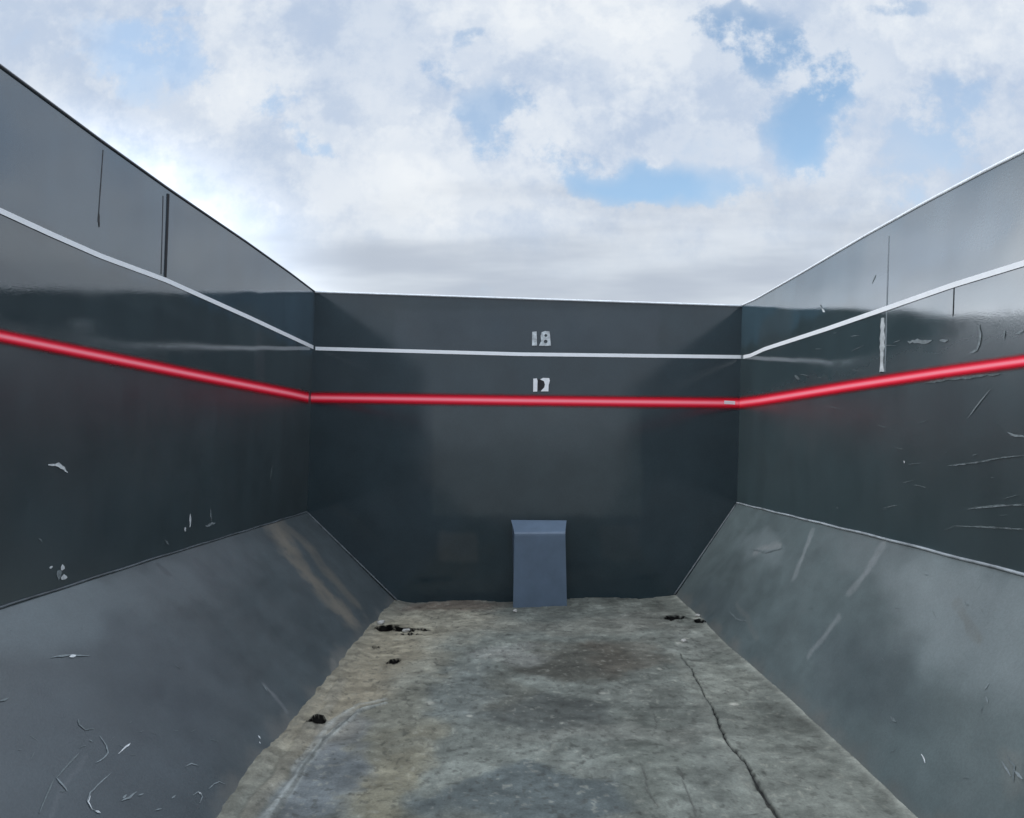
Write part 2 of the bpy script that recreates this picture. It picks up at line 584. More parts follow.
SLP, SLN = plane_of(E_ledL, E_flL)
SRP, SRN = plane_of(E_ledR, E_flR)
def on_sl(p): return hit(p, SLP, SLN)
def on_sr(p): return hit(p, SRP, SRN)
def yt(fn, Etop, Ebot):
    def g(p):
        P = fn(p); a = Etop.at(P[1]); b = Ebot.at(P[1])
        return P[1], float(np.dot(P - a, b - a) / np.dot(b - a, b - a))
    return g
def snap(fn, Et, Eb):
    def g(p):
        P = fn(p); A = Et.at(P[1]); B = Eb.at(P[1]) + np.array([0, 0, -.012]); B = B + (B - A) * .02
        t = np.dot(P - A, B - A) / np.dot(B - A, B - A)
        return A + (B - A) * t
    return g
on_sl = snap(on_sl, E_ledL, E_flL); on_sr = snap(on_sr, E_ledR, E_flR)
sl2 = yt(on_sl, E_ledL, E_flL); sr2 = yt(on_sr, E_ledR, E_flR)
LS = .72   # panel width in metres, roughly


def slope_paint(seed, s2d, base, blobs, streaks):
    def fn(Y, T):
        n = fbm(Y, T * LS, 1.8, 6, seed); n2 = fbm(Y * 1.0, T * LS, 14, 5, seed + 30)
        n3 = fbm(Y * .35, T * LS, 30, 3, seed + 66)
        k = .52 + .46 * n + .3 * n2 + .2 * n3
        c = np.array(base)[None, None] * k[..., None]
        wx = (fbm(Y, T * LS, 8, 5, seed + 5) - .5) * .16; wy = (fbm(Y, T * LS, 8, 5, seed + 9) - .5) * .16
        for (px, py, ry, rt, colr, amt) in blobs:
            cy, ct = s2d((px, py))
            d = np.hypot((Y + wx - cy) / ry, (T * LS + wy - ct * LS) / rt)
            m = (sstep(1.2, .5, d) * amt)[..., None]
            c = c * (1 - m) + np.array(colr) * m
        for (pts, w, colr, amt) in streaks:
            P = [s2d(p) for p in pts]; P = [(a, b * LS) for a, b in P]
            d, pos = segdist(Y + wx * .35, T * LS + wy * .35, P)
            br_ = fbm(Y, T * LS, 20, 4, seed + 60)
            m = (sstep(w, w * .3, d + (br_ - .5) * w * 1.2) * np.clip(amt * (.2 + 1.4 * br_), 0, 1))[..., None]
            c = c * (1 - m) + np.array(colr) * m
        # dust collecting along the foot of the panel
        e = fbm(Y, T * LS, 12, 5, seed + 44)
        m = (sstep(.86, 1.0, T + (e - .5) * .22) * .65)[..., None]
        c = c * (1 - m) + np.array((.13, .13, .12)) * m
        return c
    return fn


pale = (.17, .18, .19)
tan = (.24, .225, .19)
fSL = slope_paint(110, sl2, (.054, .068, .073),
    [(60, 610, .35, .10, (.10, .128, .138), .6), (150, 590, .5, .10, (.095, .115, .122), .5), (200, 570, .6, .12, (.09, .107, .115), .4),
     (120, 720, .6, .3, (.052, .066, .077), .5), (345, 660, .10, .07, tan, .5), (300, 740, .14, .06, (.1, .1, .1), .5)],
    [([(275, 527), (296, 560), (318, 585), (345, 612)], .12, (.15, .138, .115), 1.0),
     ([(283, 525), (310, 548), (330, 575), (355, 600)], .07, (.12, .115, .10), .8),
     ([(262, 680), (270, 690), (282, 706)], .012, pale, .6),
     ([(40, 818), (60, 790), (85, 755)], .008, (.1, .11, .12), .35),
     ([(330, 655), (332, 670), (326, 682)], .03, (.17, .165, .15), .8),
     ([(160, 565), (168, 572)], .02, (.05, .06, .065), .8)])
exS = []
for pts, w, mt in [
    ([(52, 657), (62, 655), (70, 654), (90, 655)], .005, 3), ([(70, 656), (77, 655)], .007, 2),
    ([(119, 753), (127, 746), (131, 743)], .0035, 2),
    ([(112, 772), (98, 785), (91, 792), (88, 800), (92, 808), (101, 813)], .003, 3),
    ([(91, 795), (89, 801), (93, 809)], .0025, 2), ([(96, 810), (101, 812)], .005, 2),
    ([(100, 735), (107, 745), (109, 752), (104, 758), (96, 762)], .003, 3),
    ([(79, 718), (80, 724), (86, 729), (95, 728)], .003, 4),
    ([(57, 777), (64, 785), (68, 790)], .004, 3), ([(57, 777), (70, 762), (80, 752)], .003, 4), ([(55, 778), (45, 800), (40, 812)], .003, 4),
    ([(122, 800), (130, 797), (137, 791)], .004, 3), ([(123, 798), (127, 794)], .004, 3), ([(139, 795), (144, 793)], .003, 3),
    ([(186, 766), (192, 763), (199, 765)], .003, 3), ([(209, 788), (215, 783), (220, 781), (226, 783)], .003, 3),
    ([(193, 795), (199, 791), (203, 796), (200, 803)], .003, 3), ([(199, 792), (202, 794)], .005, 2),
    ([(260, 734), (262, 737)], .005, 2), ([(261, 740), (262, 742)], .004, 2),
    ([(264, 683), (269, 690)], .004, 3), ([(176, 664), (182, 668)], .004, 4), ([(90, 739), (93, 741)], .004, 3),
    ([(0, 700), (10, 697)], .004, 4), ([(155, 810), (162, 808)], .003, 3), ([(172, 798), (176, 795)], .003, 3),
]:
    exS.append(tuple(stroke(on_sl, SLN, pts, w, lift=.0016)) + (mt,))
for k in range(30):
    px = rr.uniform(5, 330); py = rr.uniform(600, 810)
    if px > 230 and py > 700: continue
    a = rr.uniform(-1.2, .6); L = rr.uniform(2, 11)
    exS.append(tuple(stroke(on_sl, SLN, [(px, py), (px + L * math.cos(a), py + L * math.sin(a))], rr.uniform(.001, .002), lift=.0010)) + (4,))
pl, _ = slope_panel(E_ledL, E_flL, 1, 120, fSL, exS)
tag(pl, 'left sloped panel with a tan dirt smear and fine scratches')
fSR = slope_paint(160, sr2, (.088, .113, .115),  # pale blobs near the top right: sheen put into the colour
    [(760, 545, .35, .10, (.15, .18, .185), .6), (900, 560, .5, .12, (.14, .168, .172), .6), (980, 615, .45, .16, (.18, .21, .215), .7),
     (860, 660, .4, .16, (.064, .082, .088), .6), (720, 600, .4, .12, (.062, .08, .085), .5), (1000, 720, .25, .25, (.11, .135, .135), .5),
     (960, 640, .3, .12, (.16, .19, .195), .6)],
    [([(812, 530), (802, 555), (795, 575)], .022, (.22, .24, .245), .6), ([(886, 540), (865, 575), (850, 592)], .022, (.22, .24, .245), .6),
     ([(838, 612), (818, 640), (808, 652)], .022, (.20, .22, .225), .6), ([(755, 550), (780, 543)], .035, (.21, .225, .225), .6),
     ([(740, 600), (748, 615), (760, 635)], .02, (.13, .14, .135), .4), ([(1010, 750), (1014, 775)], .04, (.15, .16, .15), .5),
     ([(960, 600), (980, 640)], .02, (.12, .12, .105), .4)])
exQ = []
for pts, w, mt in [
    ([(918, 752), (920, 757), (921, 761)], .004, 2), ([(985, 690), (990, 684)], .004, 3), ([(986, 697), (988, 703)], .004, 3),
    ([(980, 712), (983, 706)], .0025, 4), ([(968, 603), (971, 607)], .006, 4), ([(893, 650), (897, 653)], .004, 4),
    ([(750, 548), (765, 552), (782, 548)], .008, 4), ([(887, 715), (893, 720)], .007, 4), ([(1005, 755), (1012, 765), (1010, 780)], .005, 4),
    ([(1012, 770), (1020, 778)], .005, 3), ([(730, 612), (738, 620), (748, 622)], .006, 4),
    ([(1000, 760), (1008, 775)], .004, 3),
]:
    exQ.append(tuple(stroke(on_sr, SRN, pts, w, lift=.0016)) + (mt,))
for k in range(30):
    px = rr.uniform(740, 1010); py = rr.uniform(560, 800)
    if (px - 674) < (py - 560): continue
    a = rr.uniform(-1.4, 1.4); L = rr.uniform(2, 9)
    exQ.append(tuple(stroke(on_sr, SRN, [(px, py), (px + L * math.cos(a), py + L * math.sin(a))], rr.uniform(.001, .002), lift=.0010)) + (4,))
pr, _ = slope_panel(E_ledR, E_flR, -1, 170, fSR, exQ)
tag(pr, 'right sloped panel, paler grey with soft vertical scuffs')


# bright edges where the sloped panels meet the walls
def bead(name, pts, r, mat, parent, nrm=None, seg=6):
    v = []; f = []
    P = [np.array(p) for p in pts]
    for i, p in enumerate(P):
        t = P[min(i + 1, len(P) - 1)] - P[max(i - 1, 0)]; t = t / np.linalg.norm(t)
        a = np.cross(t, UP); a = a / (np.linalg.norm(a) + 1e-9)
        if np.linalg.norm(np.cross(t, UP)) < .1: a = np.array([1., 0, 0])
        b = np.cross(a, t)
        rr_ = r(i / (len(P) - 1)) if callable(r) else r
        for k in range(seg):
            an = 2 * math.pi * k / seg
            v.append(p + (a * math.cos(an) + b * math.sin(an)) * rr_)
        if i:
            for k in range(seg):
                k2 = (k + 1) % seg
                f.append(((i - 1) * seg + k, (i - 1) * seg + k2, i * seg + k2, i * seg + k))
    f.append(tuple(range(seg))); f.append(tuple(range(len(v) - seg, len(v))))
    return link(name, poly_mesh(name, v, f, True), mat, parent)


qq = np.linspace(0.002, 1, 60)
M_ledge = plain('worn_ledge_edge', (.085, .10, .11), .45, 0, .002, 60, .5)
M_ledger = plain('bright_ledge_edge', (.30, .33, .35), .4, 0, .002, 40, .5)
bead('weld_bead', [E_ledL.q(k) + np.array([.002, 0, .001 + .001 * math.sin(k * 90)]) for k in qq], .0035, M_ledge, pl)
bead('weld_bead', [E_ledR.q(k) + np.array([-.002, 0, .001 + .001 * math.sin(k * 80)]) for k in qq], .0045, M_ledger, pr)
# vertical/raking welds where the panels meet the end wall
def rake(Et, Eb):
    a, b = Et.q(0.), Eb.q(0.)
    return [a + (b - a) * t + np.array([0, -.006, .002]) for t in np.linspace(0, 1, 24)]
bead('end_weld', rake(E_ledL, E_flL), .005, M_ledge, pl)
bead('end_weld', rake(E_ledR, E_flR), .005, M_ledge, pr)
# rims
bead('rim', [E_rimL.q(k) + LN * .001 for k in qq], .0045, M_rimd, wl)
bead('rim', [E_rimR.q(k) - RN * .001 + UP * .004 for k in qq], .0055, M_rim, wr)
bead('rim', [LA + (RA - LA) * t + np.array([0, -.003, 0]) for t in np.linspace(0, 1, 20)], .006, M_rim, wb)


# seams on the side walls
def vert_strip(name, surf, nrm, p0, p1, w, mat, parent, lift=.003, n=14, wob=.0):
    a, b = surf(p0), surf(p1)
    t = b - a; s = np.cross(nrm, t); s /= np.linalg.norm(s)
    v = []; f = []
    for i in range(n):
        u = i / (n - 1); ww = w * .5 * (1 + wob * random.uniform(-1, 1)); p = a + t * u
        v += [p - s * ww, p - s * ww * .6 + nrm * lift, p + s * ww * .6 + nrm * lift, p + s * ww]
        if i:
            for k in range(3): f.append((4 * i - 4 + k, 4 * i - 3 + k, 4 * i + 1 + k, 4 * i + k))
    return link(name, poly_mesh(name, v, f, True), mat, parent)


vert_strip('panel_seam', on_left, LN, (168, 194), (165, 277), .011, M_seam, wl, .004, wob=.15)
vert_strip('panel_seam', on_left, LN, (163, 196), (161, 274), .005, M_weldl, wl, .0012)
vert_strip('panel_seam', on_left, LN, (103, 150), (98, 222), .004, M_weldl, wl, .0012, wob=.5)
tag(bpy.data.objects['panel_seam'], 'dark open gap between two wall sheets')
vert_strip('panel_seam', on_left, LN, (99, 214), (99, 227), .006, M_weldl, wl, .0015, wob=.6)
vert_strip('panel_seam', on_right, RN, (889, 236), (885, 372), .006, M_weldr, wr, .0015, wob=.3)
vert_strip('panel_seam', on_right, RN, (954, 288), (953, 316), .0035, M_weldl, wr, .001, wob=.3)
ws = vert_strip('worn_seam', on_right, RN, (883, 318), (882, 372), .020, M_weldw, wr, .005, wob=.6)
tag(ws, 'white worn weld above the red line')


# ---- painted level lines
def ribbon(name, pts, nrm, w0, w1, mat, parent, lift=.0025, cols=1, attr=False, clip=None):
    """closed-thickness ribbon following 3d pts; width from w0 (first) to w1 (last)"""
    P = [np.array(p) for p in pts]; n = len(P)
    m = cols + 1; V = np.zeros((n, m, 3)); C = np.zeros((n, m, 3))
    for i, p in enumerate(P):
        t = P[min(i + 1, n - 1)] - P[max(i - 1, 0)]
        s = np.cross(nrm, t); s /= np.linalg.norm(s)
        if s[2] < 0: s = -s
        w = w0 + (w1 - w0) * i / (n - 1)
        for k in range(m):
            u = -1 + 2 * k / cols
            edge = 1 if not (k in (0, cols)) else 0
            V[i, k] = p + s * u * w / 2 + nrm * (lift if (edge or cols == 1 or attr) else .0003)
            C[i, k] = abs(u)
    me = grid_mesh(name, V, C)
    o = link(name, me, mat, parent)
    return o


def dens(surf, pix, n=60):
    P = [surf(p) for p in pix]
    L = np.array([0] + list(np.cumsum([np.linalg.norm(b - a) for a, b in zip(P[:-1], P[1:])])))
    s = np.linspace(0, L[-1], n); P = np.array(P)
    return [np.array([np.interp(t, L, P[:, k]) for k in range(3)]) for t in s]


def extend(P, y):
    a, b = P[-2], P[-1]; d = (b - P[0]) / abs(b[1] - P[0][1])
    return P + [b + d * k for k in np.linspace(.1, b[1] - y, 12)]


wcL = dens(on_back, [(315.5, 348.5), (520, 354.2), (744, 357)], 80)
o = ribbon('white_line', wcL, BN, .020, .020, M_white, wb, .002, 1)
wLp = extend(dens(on_left, [(315.5, 348.5), (250, 318), (165, 280), (100, 256), (50, 234), (0, 211)], 60), REAR + .02)
ribbon('white_line', wLp, LN, .021, .012, M_white, wl, .003, 1)
wRp = extend(dens(on_right, [(744, 357), (751, 355.5), (765, 349), (827, 329), (891, 307), (954, 285), (1024, 263.5)], 60), REAR + .02)
ribbon('white_line', wRp, RN, .020, .0135, M_white, wr, .003, 1)
rc = dens(on_back, [(308, 397.5), (520, 400.5), (740, 403.0)], 80)
ribbon('red_line', rc, BN, .088, .088, M_red, wb, .002, 12, True)
rLp = extend(dens(on_left, [(308, 397.5), (290, 393.5), (200, 376), (100, 356), (0, 336)], 60), REAR + .02)
ribbon('red_line', rLp, LN, .088, .036, M_red, wl, .003, 12, True)
rRp = extend(dens(on_right, [(740, 403.0), (760, 400.5), (850, 386), (940, 372.5), (1024, 361)], 60), REAR + .02)
ribbon('red_line', rRp, RN, .088, .036, M_red, wr, .003, 12, True)
# the white mark over the red line near the right corner
vs, fs = [], []
for p in [(724, 400.6), (735, 401.2), (735, 404.6), (724, 404.0)]: vs.append(on_back(p) + BN * .0045)
ch = link('white_mark', poly_mesh('white_mark', vs, [(0, 1, 2, 3)]), M_digit, wb)
tag(ch, 'small white mark across the red line by the right corner')


# stencilled numbers, cut as shapes with holes where the photo shows them
def glyph(name, outline, lift, mat, parent, holes=()):
    cu = bpy.data.curves.new(name, 'CURVE'); cu.dimensions = '2D'; cu.fill_mode = 'BOTH'
    cu.extrude = .0008
    o3 = on_back((541, 362)) + BN * lift
    X = bdir; Yv = UP; Z = np.cross(X, Yv)
    Mx = Matrix(((X[0], Yv[0], Z[0], o3[0]), (X[1], Yv[1], Z[1], o3[1]), (X[2], Yv[2], Z[2], o3[2]), (0, 0, 0, 1)))
    for poly in [outline] + list(holes):
        sp = cu.splines.new('POLY'); sp.points.add(len(poly) - 1); sp.use_cyclic_u = True
        for i, p in enumerate(poly):
            P = on_back(p) - on_back((541, 362))
            sp.points[i].co = (P @ X, P @ Yv, 0, 1)
    tmp = bpy.data.objects.new('tmp', cu); COL.objects.link(tmp)
    bpy.context.view_layer.update()
    me = bpy.data.meshes.new_from_object(tmp.evaluated_get(bpy.context.evaluated_depsgraph_get()))
    bpy.data.objects.remove(tmp)
    me.name = name; me.materials.clear()
    ob = link(name, me, mat, parent); ob.matrix_world = Mx
    return ob


def circ(cx, cy, rx, ry, n=10): return [(cx + rx * math.cos(2 * math.pi * k / n), cy + ry * math.sin(2 * math.pi * k / n)) for k in range(n)]


g = glyph('stencil_digit', [(532.2, 332), (536.6, 331.6), (537, 345.6), (532, 345.8)], .005, M_digitw, wb); tag(g, 'worn digit 1 of the upper number above the white line')
g = glyph('stencil_digit', [(541.8, 332.2), (545, 331.2), (549.5, 331.6), (550.0, 336), (550.8, 345.6), (546, 346), (539.0, 345.8), (541.2, 341), (540.6, 336)],
      .005, M_digitw, wb, [circ(545.8, 335.6, 1.5, 1.5), circ(545.6, 341.6, 1.9, 1.8)]); tag(g, 'worn digit 8 of the upper number above the white line')
g = glyph('stencil_digit', [(533.3, 378.8), (536.8, 378.4), (537.6, 381), (537.2, 391.6), (533.2, 391.8)], .005, M_digit, wb); tag(g, 'digit 1 of the lower number between the two lines')
g = glyph('stencil_digit', [(540.2, 379.4), (543, 378), (549.2, 378.2), (549.8, 381), (548.6, 385), (548.4, 391.4), (540.8, 391.4), (542.0, 389.8), (544.2, 387.6), (544.9, 384.6), (543.8, 381.2), (541.6, 380.2)],
      .005, M_digit, wb); tag(g, 'digit 7 of the lower number between the two lines')
g = glyph('number_backing', circ(540.2, 384.8, 4.6, 5.6, 18), .0035, M_seam, wb); tag(g, 'dark painted-over spot behind the lower number')

# ---- floor
yf = 3.84
ys = [yf]; y = yf
while y > 1.35:
    y -= .0075 * (y / 4) + .0008; ys.append(y)
while y > REAR + .08: y -= .05; ys.append(y)
ys.append(REAR); ys = np.array(ys)
nx = 420
tt = np.linspace(-.06, 1.06, nx)
xl = E_flL.at(ys)[:, 0]; xr = E_flR.at(ys)[:, 0]
X = xl[:, None] * (1 - tt)[None] + xr[:, None] * tt[None]
Y = np.broadcast_to(ys[:, None], X.shape).copy()
dl = X - xl[:, None]; dr = xr[:, None] - X
def f2(p):
    P = on_floor(p); return P[0], P[1]
n_big = fbm(X, Y, 2.2, 5, 200); n_mid = fbm(X, Y, 9, 5, 210); n_fine = fbm(X, Y, 42, 4, 220)
ridge = 1 - np.abs(2 * fbm(X, Y, 6, 5, 230) - 1)
Z = (n_big - .5) * .016 + (n_mid - .5) * .007 + (n_fine - .5) * .003
lay = fbm(X * .8, Y, 3.2, 6, 240)                       # flaked layers: terraces with small steps
Z = Z + .004 * (sstep(.47, .485, lay) + sstep(.56, .575, lay) + sstep(.40, .41, lay))
edgef = sstep(0, .16, dl) * sstep(0, .12, dr) * .8 + .2
Z = (Z - .010) * edgef - .003
# crust built up along both feet of the sloped panels
eL = fbm(X, Y, 11, 5, 250); eR = fbm(X, Y, 15, 5, 255)
Z = Z + .010 * np.exp(-np.clip(dl, 0, None) / .02) * (1.4 * fbm(X, Y, 17, 5, 252) - .3)
Z = Z + .012 * np.exp(-np.clip(dl, 0, None) / .05) * (.3 + 1.2 * eL) + .004 * np.exp(-np.clip(dr, 0, None) / .02) * (.5 + .8 * eR)
base = np.array([.130, .140, .134])
k = (.70 + .6 * (n_mid - .5) + .5 * n_big)
C = base[None, None] * k[..., None]
wx = (fbm(X, Y, 7, 5, 260) - .5) * .22; wy = (fbm(X, Y, 7, 5, 265) - .5) * .30
smooth_m = np.zeros(X.shape)
def blob(px, py, rx, ry, colr, amt, soft=.45, smooth=0):
    global C, Z, smooth_m
    cx, cy = f2((px, py)); ax = abs(f2((px + rx, py))[0] - cx)
    ay = abs(f2((px, py - ry))[1] - f2((px, py + ry))[1]) / 2
    d = np.hypot((X + wx - cx) / ax, (Y + wy - cy) / ay)
    m = sstep(1.15, soft, d) * amt
    C = C * (1 - m[..., None]) + np.array(colr) * m[..., None] * (.75 + .5 * n_mid[..., None])
    if smooth: smooth_m = np.maximum(smooth_m, m * smooth)
blob(430, 622, 90, 20, (.25, .235, .20), .8)
blob(400, 660, 60, 35, (.22, .21, .18), .7)
blob(350, 700, 45, 40, (.17, .165, .145), .6)
blob(450, 604, 60, 8, (.12, .085, .07), .6)
blob(560, 625, 110, 10, (.19, .19, .175), .5)
blob(640, 618, 50, 16, (.12, .12, .115), .5)
blob(570, 658, 75, 20, (.062, .060, .054), .85, .6)
blob(620, 650, 50, 16, (.09, .08, .07), .55, .6)
blob(545, 712, 78, 22, (.065, .07, .07), .85, .7)
blob(500, 690, 30, 20, (.10, .10, .09), .5)
blob(465, 690, 40, 35, (.125, .14, .145), .5)
blob(540, 795, 115, 32, (.085, .10, .108), .9, .75, .7)
blob(385, 780, 42, 55, (.20, .18, .13), .6)
blob(345, 680, 60, 70, (.22, .195, .155), .85)
blob(390, 640, 50, 30, (.23, .21, .17), .6)
blob(395, 730, 45, 60, (.17, .16, .13), .5)
blob(320, 775, 45, 55, (.12, .135, .155), .8, .6, .7)
blob(345, 728, 35, 22, (.145, .155, .17), .6)
blob(650, 760, 40, 60, (.115, .125, .115), .5)
blob(600, 735, 130, 14, (.19, .195, .185), .5)
blob(505, 655, 40, 10, (.19, .195, .195), .5)
blob(640, 690, 60, 14, (.10, .105, .10), .5)
blob(780, 760, 60, 70, (.165, .175, .165), .5)
blob(720, 680, 35, 40, (.165, .172, .16), .5)
blob(690, 640, 30, 20, (.19, .20, .195), .5)
# pale drip along the left foot
def fstroke(pts, w, colr, amt, dz=0, soft=.4):
    global C, Z
    P = [f2(p) for p in pts]
    d, pos = segdist(X + wx * .16, Y + wy * .12, P)
    ww = w(pos) if callable(w) else w
    m = sstep(1, soft, d / ww) * amt
    C = C * (1 - m[..., None]) + np.array(colr) * m[..., None]
    Z = Z + dz * m
fstroke([(386, 702), (365, 708), (342, 722), (322, 738), (300, 770), (282, 797), (262, 822)], lambda p: .010 + .014 * p, (.30, .32, .33), .55, .010)
fstroke([(376, 706), (352, 714), (326, 734), (306, 762), (290, 788), (270, 822)], lambda p: .006 + .006 * p, (.06, .065, .065), .6, -.004)
fstroke([(385, 698), (360, 703), (336, 716), (312, 742), (292, 768)], .012, (.28, .29, .29), .5, .006)
fstroke([(345, 680), (330, 705), (305, 735), (280, 770), (250, 815)], .03, (.17, .16, .14), .6, .012)
# pale specks
for (px, py, r) in [(381, 626, .03), (678, 642, .02), (697, 618, .02), (686, 636, .015), (735, 700, .02), (604, 690, .015), (470, 715, .012), (430, 700, .02), (660, 668, .015)]:
    cx, cy = f2((px, py)); d = np.hypot(X + wx * .1 - cx, Y + wy * .1 - cy) / r
    m = sstep(1.1, .4, d) * .7
    C = C * (1 - m[..., None]) + np.array((.34, .34, .32)) * m[..., None]
sp = fbm(X, Y, 60, 3, 280)
m = sstep(.70, .78, sp) * .35; C = C * (1 - m[..., None]) + np.array((.26, .26, .24)) * m[..., None]
m = sstep(.33, .27, sp) * .5; C = C * (1 - m[..., None]) + np.array((.05, .05, .048)) * m[..., None]
# edge of dust on the feet of the panels
m = np.exp(-np.clip(dr, 0, None) / .012)[..., None] * .9; C = C * (1 - m) + np.array((.20, .21, .20)) * m
m = np.exp(-np.clip(dl, 0, None) / .04)[..., None] * .5; C = C * (1 - m) + np.array((.18, .175, .155)) * m
# tyre-and-shovel grain running across
gr = fbm(X * .5, Y, 34, 3, 290)
flk = fbm(X * 1.0, Y * 2.0, 8, 6, 295, .6)
C = C * ((.78 + .44 * gr) * (.80 + .40 * fbm(X * 1.6, Y * .6, 7, 6, 320)) * (.90 + .10 * sstep(.44, .50, flk) + .12 * sstep(.55, .58, flk)))[..., None]
Z = Z * (1 - smooth_m * .6) + (-.004) * smooth_m * .6
# cracks
crack = [(680, 652), (686, 662), (698, 676), (705, 690), (711, 702), (716, 717), (719, 727), (728, 742), (737, 755), (748, 770), (757, 781), (770, 798), (788, 822)]
fstroke(crack, lambda p: .003 + .006 * p ** 1.6, (.006, .006, .006), .98, 0, .6)
fstroke(crack, lambda p: .003 + .006 * p ** 1.6, (.006, .006, .006), .98, -.012, .5)
fstroke([(p[0] - 8, p[1]) for p in crack], .03, (.17, .175, .165), .3, .006)
for pts, w in [([(678, 768), (684, 780), (691, 794), (701, 818)], .0045), ([(640, 764), (646, 778), (650, 790), (660, 806)], .0045),
               ([(700, 676), (716, 684), (735, 690)], .003), ([(648, 700), (655, 715), (652, 735)], .003), ([(780, 780), (810, 786)], .003)]:
    fstroke(pts, w * .7, (.05, .05, .05), .6, -.006)
# holes and broken edges: shallow dents, their dark shade put into the colour
for (px, py, rx, ry) in [(386, 630, .036, .046), (394, 628, .026, .036), (405, 630, .05, .028), (420, 629, .035, .022), (412, 634, .035, .012),
                         (394, 662, .02, .03), (375, 648, .014, .014), (318, 721, .020, .030), (675, 618, .045, .034), (700, 622, .02, .03)]:
    cx, cy = f2((px, py)); w1 = (fbm(X, Y, 30, 3, 270) - .5) * .03
    d = np.hypot((X + w1 - cx) / rx, (Y + w1 - cy) / ry)
    m = sstep(1.15, .85, d); hal = sstep(2.0, 1.1, d) - m
    d2 = d + (fbm(X, Y, 55, 3, 275) - .5) * .8
    m2 = (sstep(1.34, 1.12, d2) * .98)[..., None]; C = C * (1 - m2) + np.array((.004, .004, .004)) * m2
    Z = Z - .012 * m + .005 * np.clip(hal, 0, 1); C = C * (1 - .25 * np.clip(hal, 0, 1)[..., None])
Zr = Z; Z = Z + floor_z(X)
V = np.stack([X, Y, Z], -1)
dark = (C.sum(-1, keepdims=True) < .10)
me = grid_mesh('floor', V, np.clip(C * np.where(dark, 1, np.array([1.18, 1.16, 1.05])), .003, .6))
fl = link('floor', me, M_floor, body)
tag(fl, 'floor caked with cracked grey and tan residue')
# bed under the crust so that the holes are closed below
bv = [(-1.2, REAR, -.11), (1.2, REAR, -.11), (1.2, 3.87, -.11), (-1.2, 3.87, -.11), (-1.2, REAR, -.16), (1.2, REAR, -.16), (1.2, 3.87, -.16), (-1.2, 3.87, -.16)]
link('bed_plate', poly_mesh('bed_plate', bv, [(0, 1, 2, 3), (7, 6, 5, 4), (0, 4, 5, 1), (1, 5, 6, 2), (2, 6, 7, 3), (3, 7, 4, 0)]), M_outer, body)

# ---- bent cover plate at the middle of the end wall
cp = bpy.data.objects.new('cover_plate', None); COL.objects.link(cp)
base_pt = on_back((540, 600)); base_pt[2] = 0
tag(cp, 'blue grey bent steel plate standing on the floor against the far wall', 'steel plate')
fwd = BN
def offp(p, off):  # a point seen at p on a plane "off" metres in front of the end wall
    return hit(p, BP + BN * off, BN)
OFF = .14
TLc, TRc = offp((511, 520), .012), offp((566.5, 520.5), .012)
BL_, BR_ = offp((514.5, 533), OFF), offp((565.3, 532.5), OFF)
FL_, FR_ = offp((513, 609.5), OFF), offp((567, 609.5), OFF)
FL_[2] = floor_z(FL_[0]) - .02; FR_[2] = floor_z(FR_[0]) - .02
prof = [(TLc, TRc), (BL_, BR_), (FL_, FR_)]
def shell(ps, thick):
    v = []; f = []
    # bevelled bend: insert extra rows near the bend
    rows = []
    (a0, b0), (a1, b1), (a2, b2) = ps
    for t in (0, .5, .86): rows.append((a0 + (a1 - a0) * t, b0 + (b1 - b0) * t))
    for t in (.25, .5, .75):
        for_ = lambda p0, p1, p2: (p1 + (p0 - p1) * .12) * (1 - t) ** 2 + 2 * p1 * t * (1 - t) + (p1 + (p2 - p1) * .03) * t * t
        rows.append((for_(a0, a1, a2), for_(b0, b1, b2)))
    for t in (.04, .3, .6, 1): rows.append((a1 + (a2 - a1) * t, b1 + (b2 - b1) * t))
    n = len(rows)
    for (a, b) in rows: v += [a, b]
    for (a, b) in rows: v += [a - BN * thick, b - BN * thick]
    for i in range(n - 1):
        f.append((2 * i, 2 * i + 2, 2 * i + 3, 2 * i + 1))
        k = 2 * n
        f.append((k + 2 * i, k + 2 * i + 1, k + 2 * i + 3, k + 2 * i + 2))
        f.append((2 * i, k + 2 * i, k + 2 * i + 2, 2 * i + 2))
        f.append((2 * i + 1, 2 * i + 3, k + 2 * i + 3, k + 2 * i + 1))
    f.append((0, 1, 2 * n + 1, 2 * n)); f.append((2 * n - 2, 4 * n - 2, 4 * n - 1, 2 * n - 1))
    return v, f
v, f = shell(prof, .006)
link('face_plate', poly_mesh('face_plate', v, f), M_plate, cp)
# side returns of the cover, set in a little from the face's edges
for (t, m_, b, sg) in ((TLc, BL_, FL_, 1), (TRc, BR_, FR_, -1)):
    ins = bdir * .006 * sg; a = [t, m_, b]
    w_ = [t + ins - BN * .008, m_ + ins - BN * .008, b + ins - BN * .008, b + ins - BN * (OFF - .004)]
    w_.append(t * 1.0 + ins - BN * .010 + UP * -.01)
    vv_ = []
    for p in w_[:4]: vv_ += [p, p + bdir * .005 * sg]
    link('side_plate', poly_mesh('side_plate', vv_, [(0, 2, 4, 6), (1, 7, 5, 3), (0, 1, 3, 2), (2, 3, 5, 4), (4, 5, 7, 6), (6, 7, 1, 0)]), M_plate, cp)
for o_ in list(COL.objects):
    if o_.parent == cp: o_.data.transform(Matrix.Translation(-Vector(base_pt)))
cp.location = base_pt


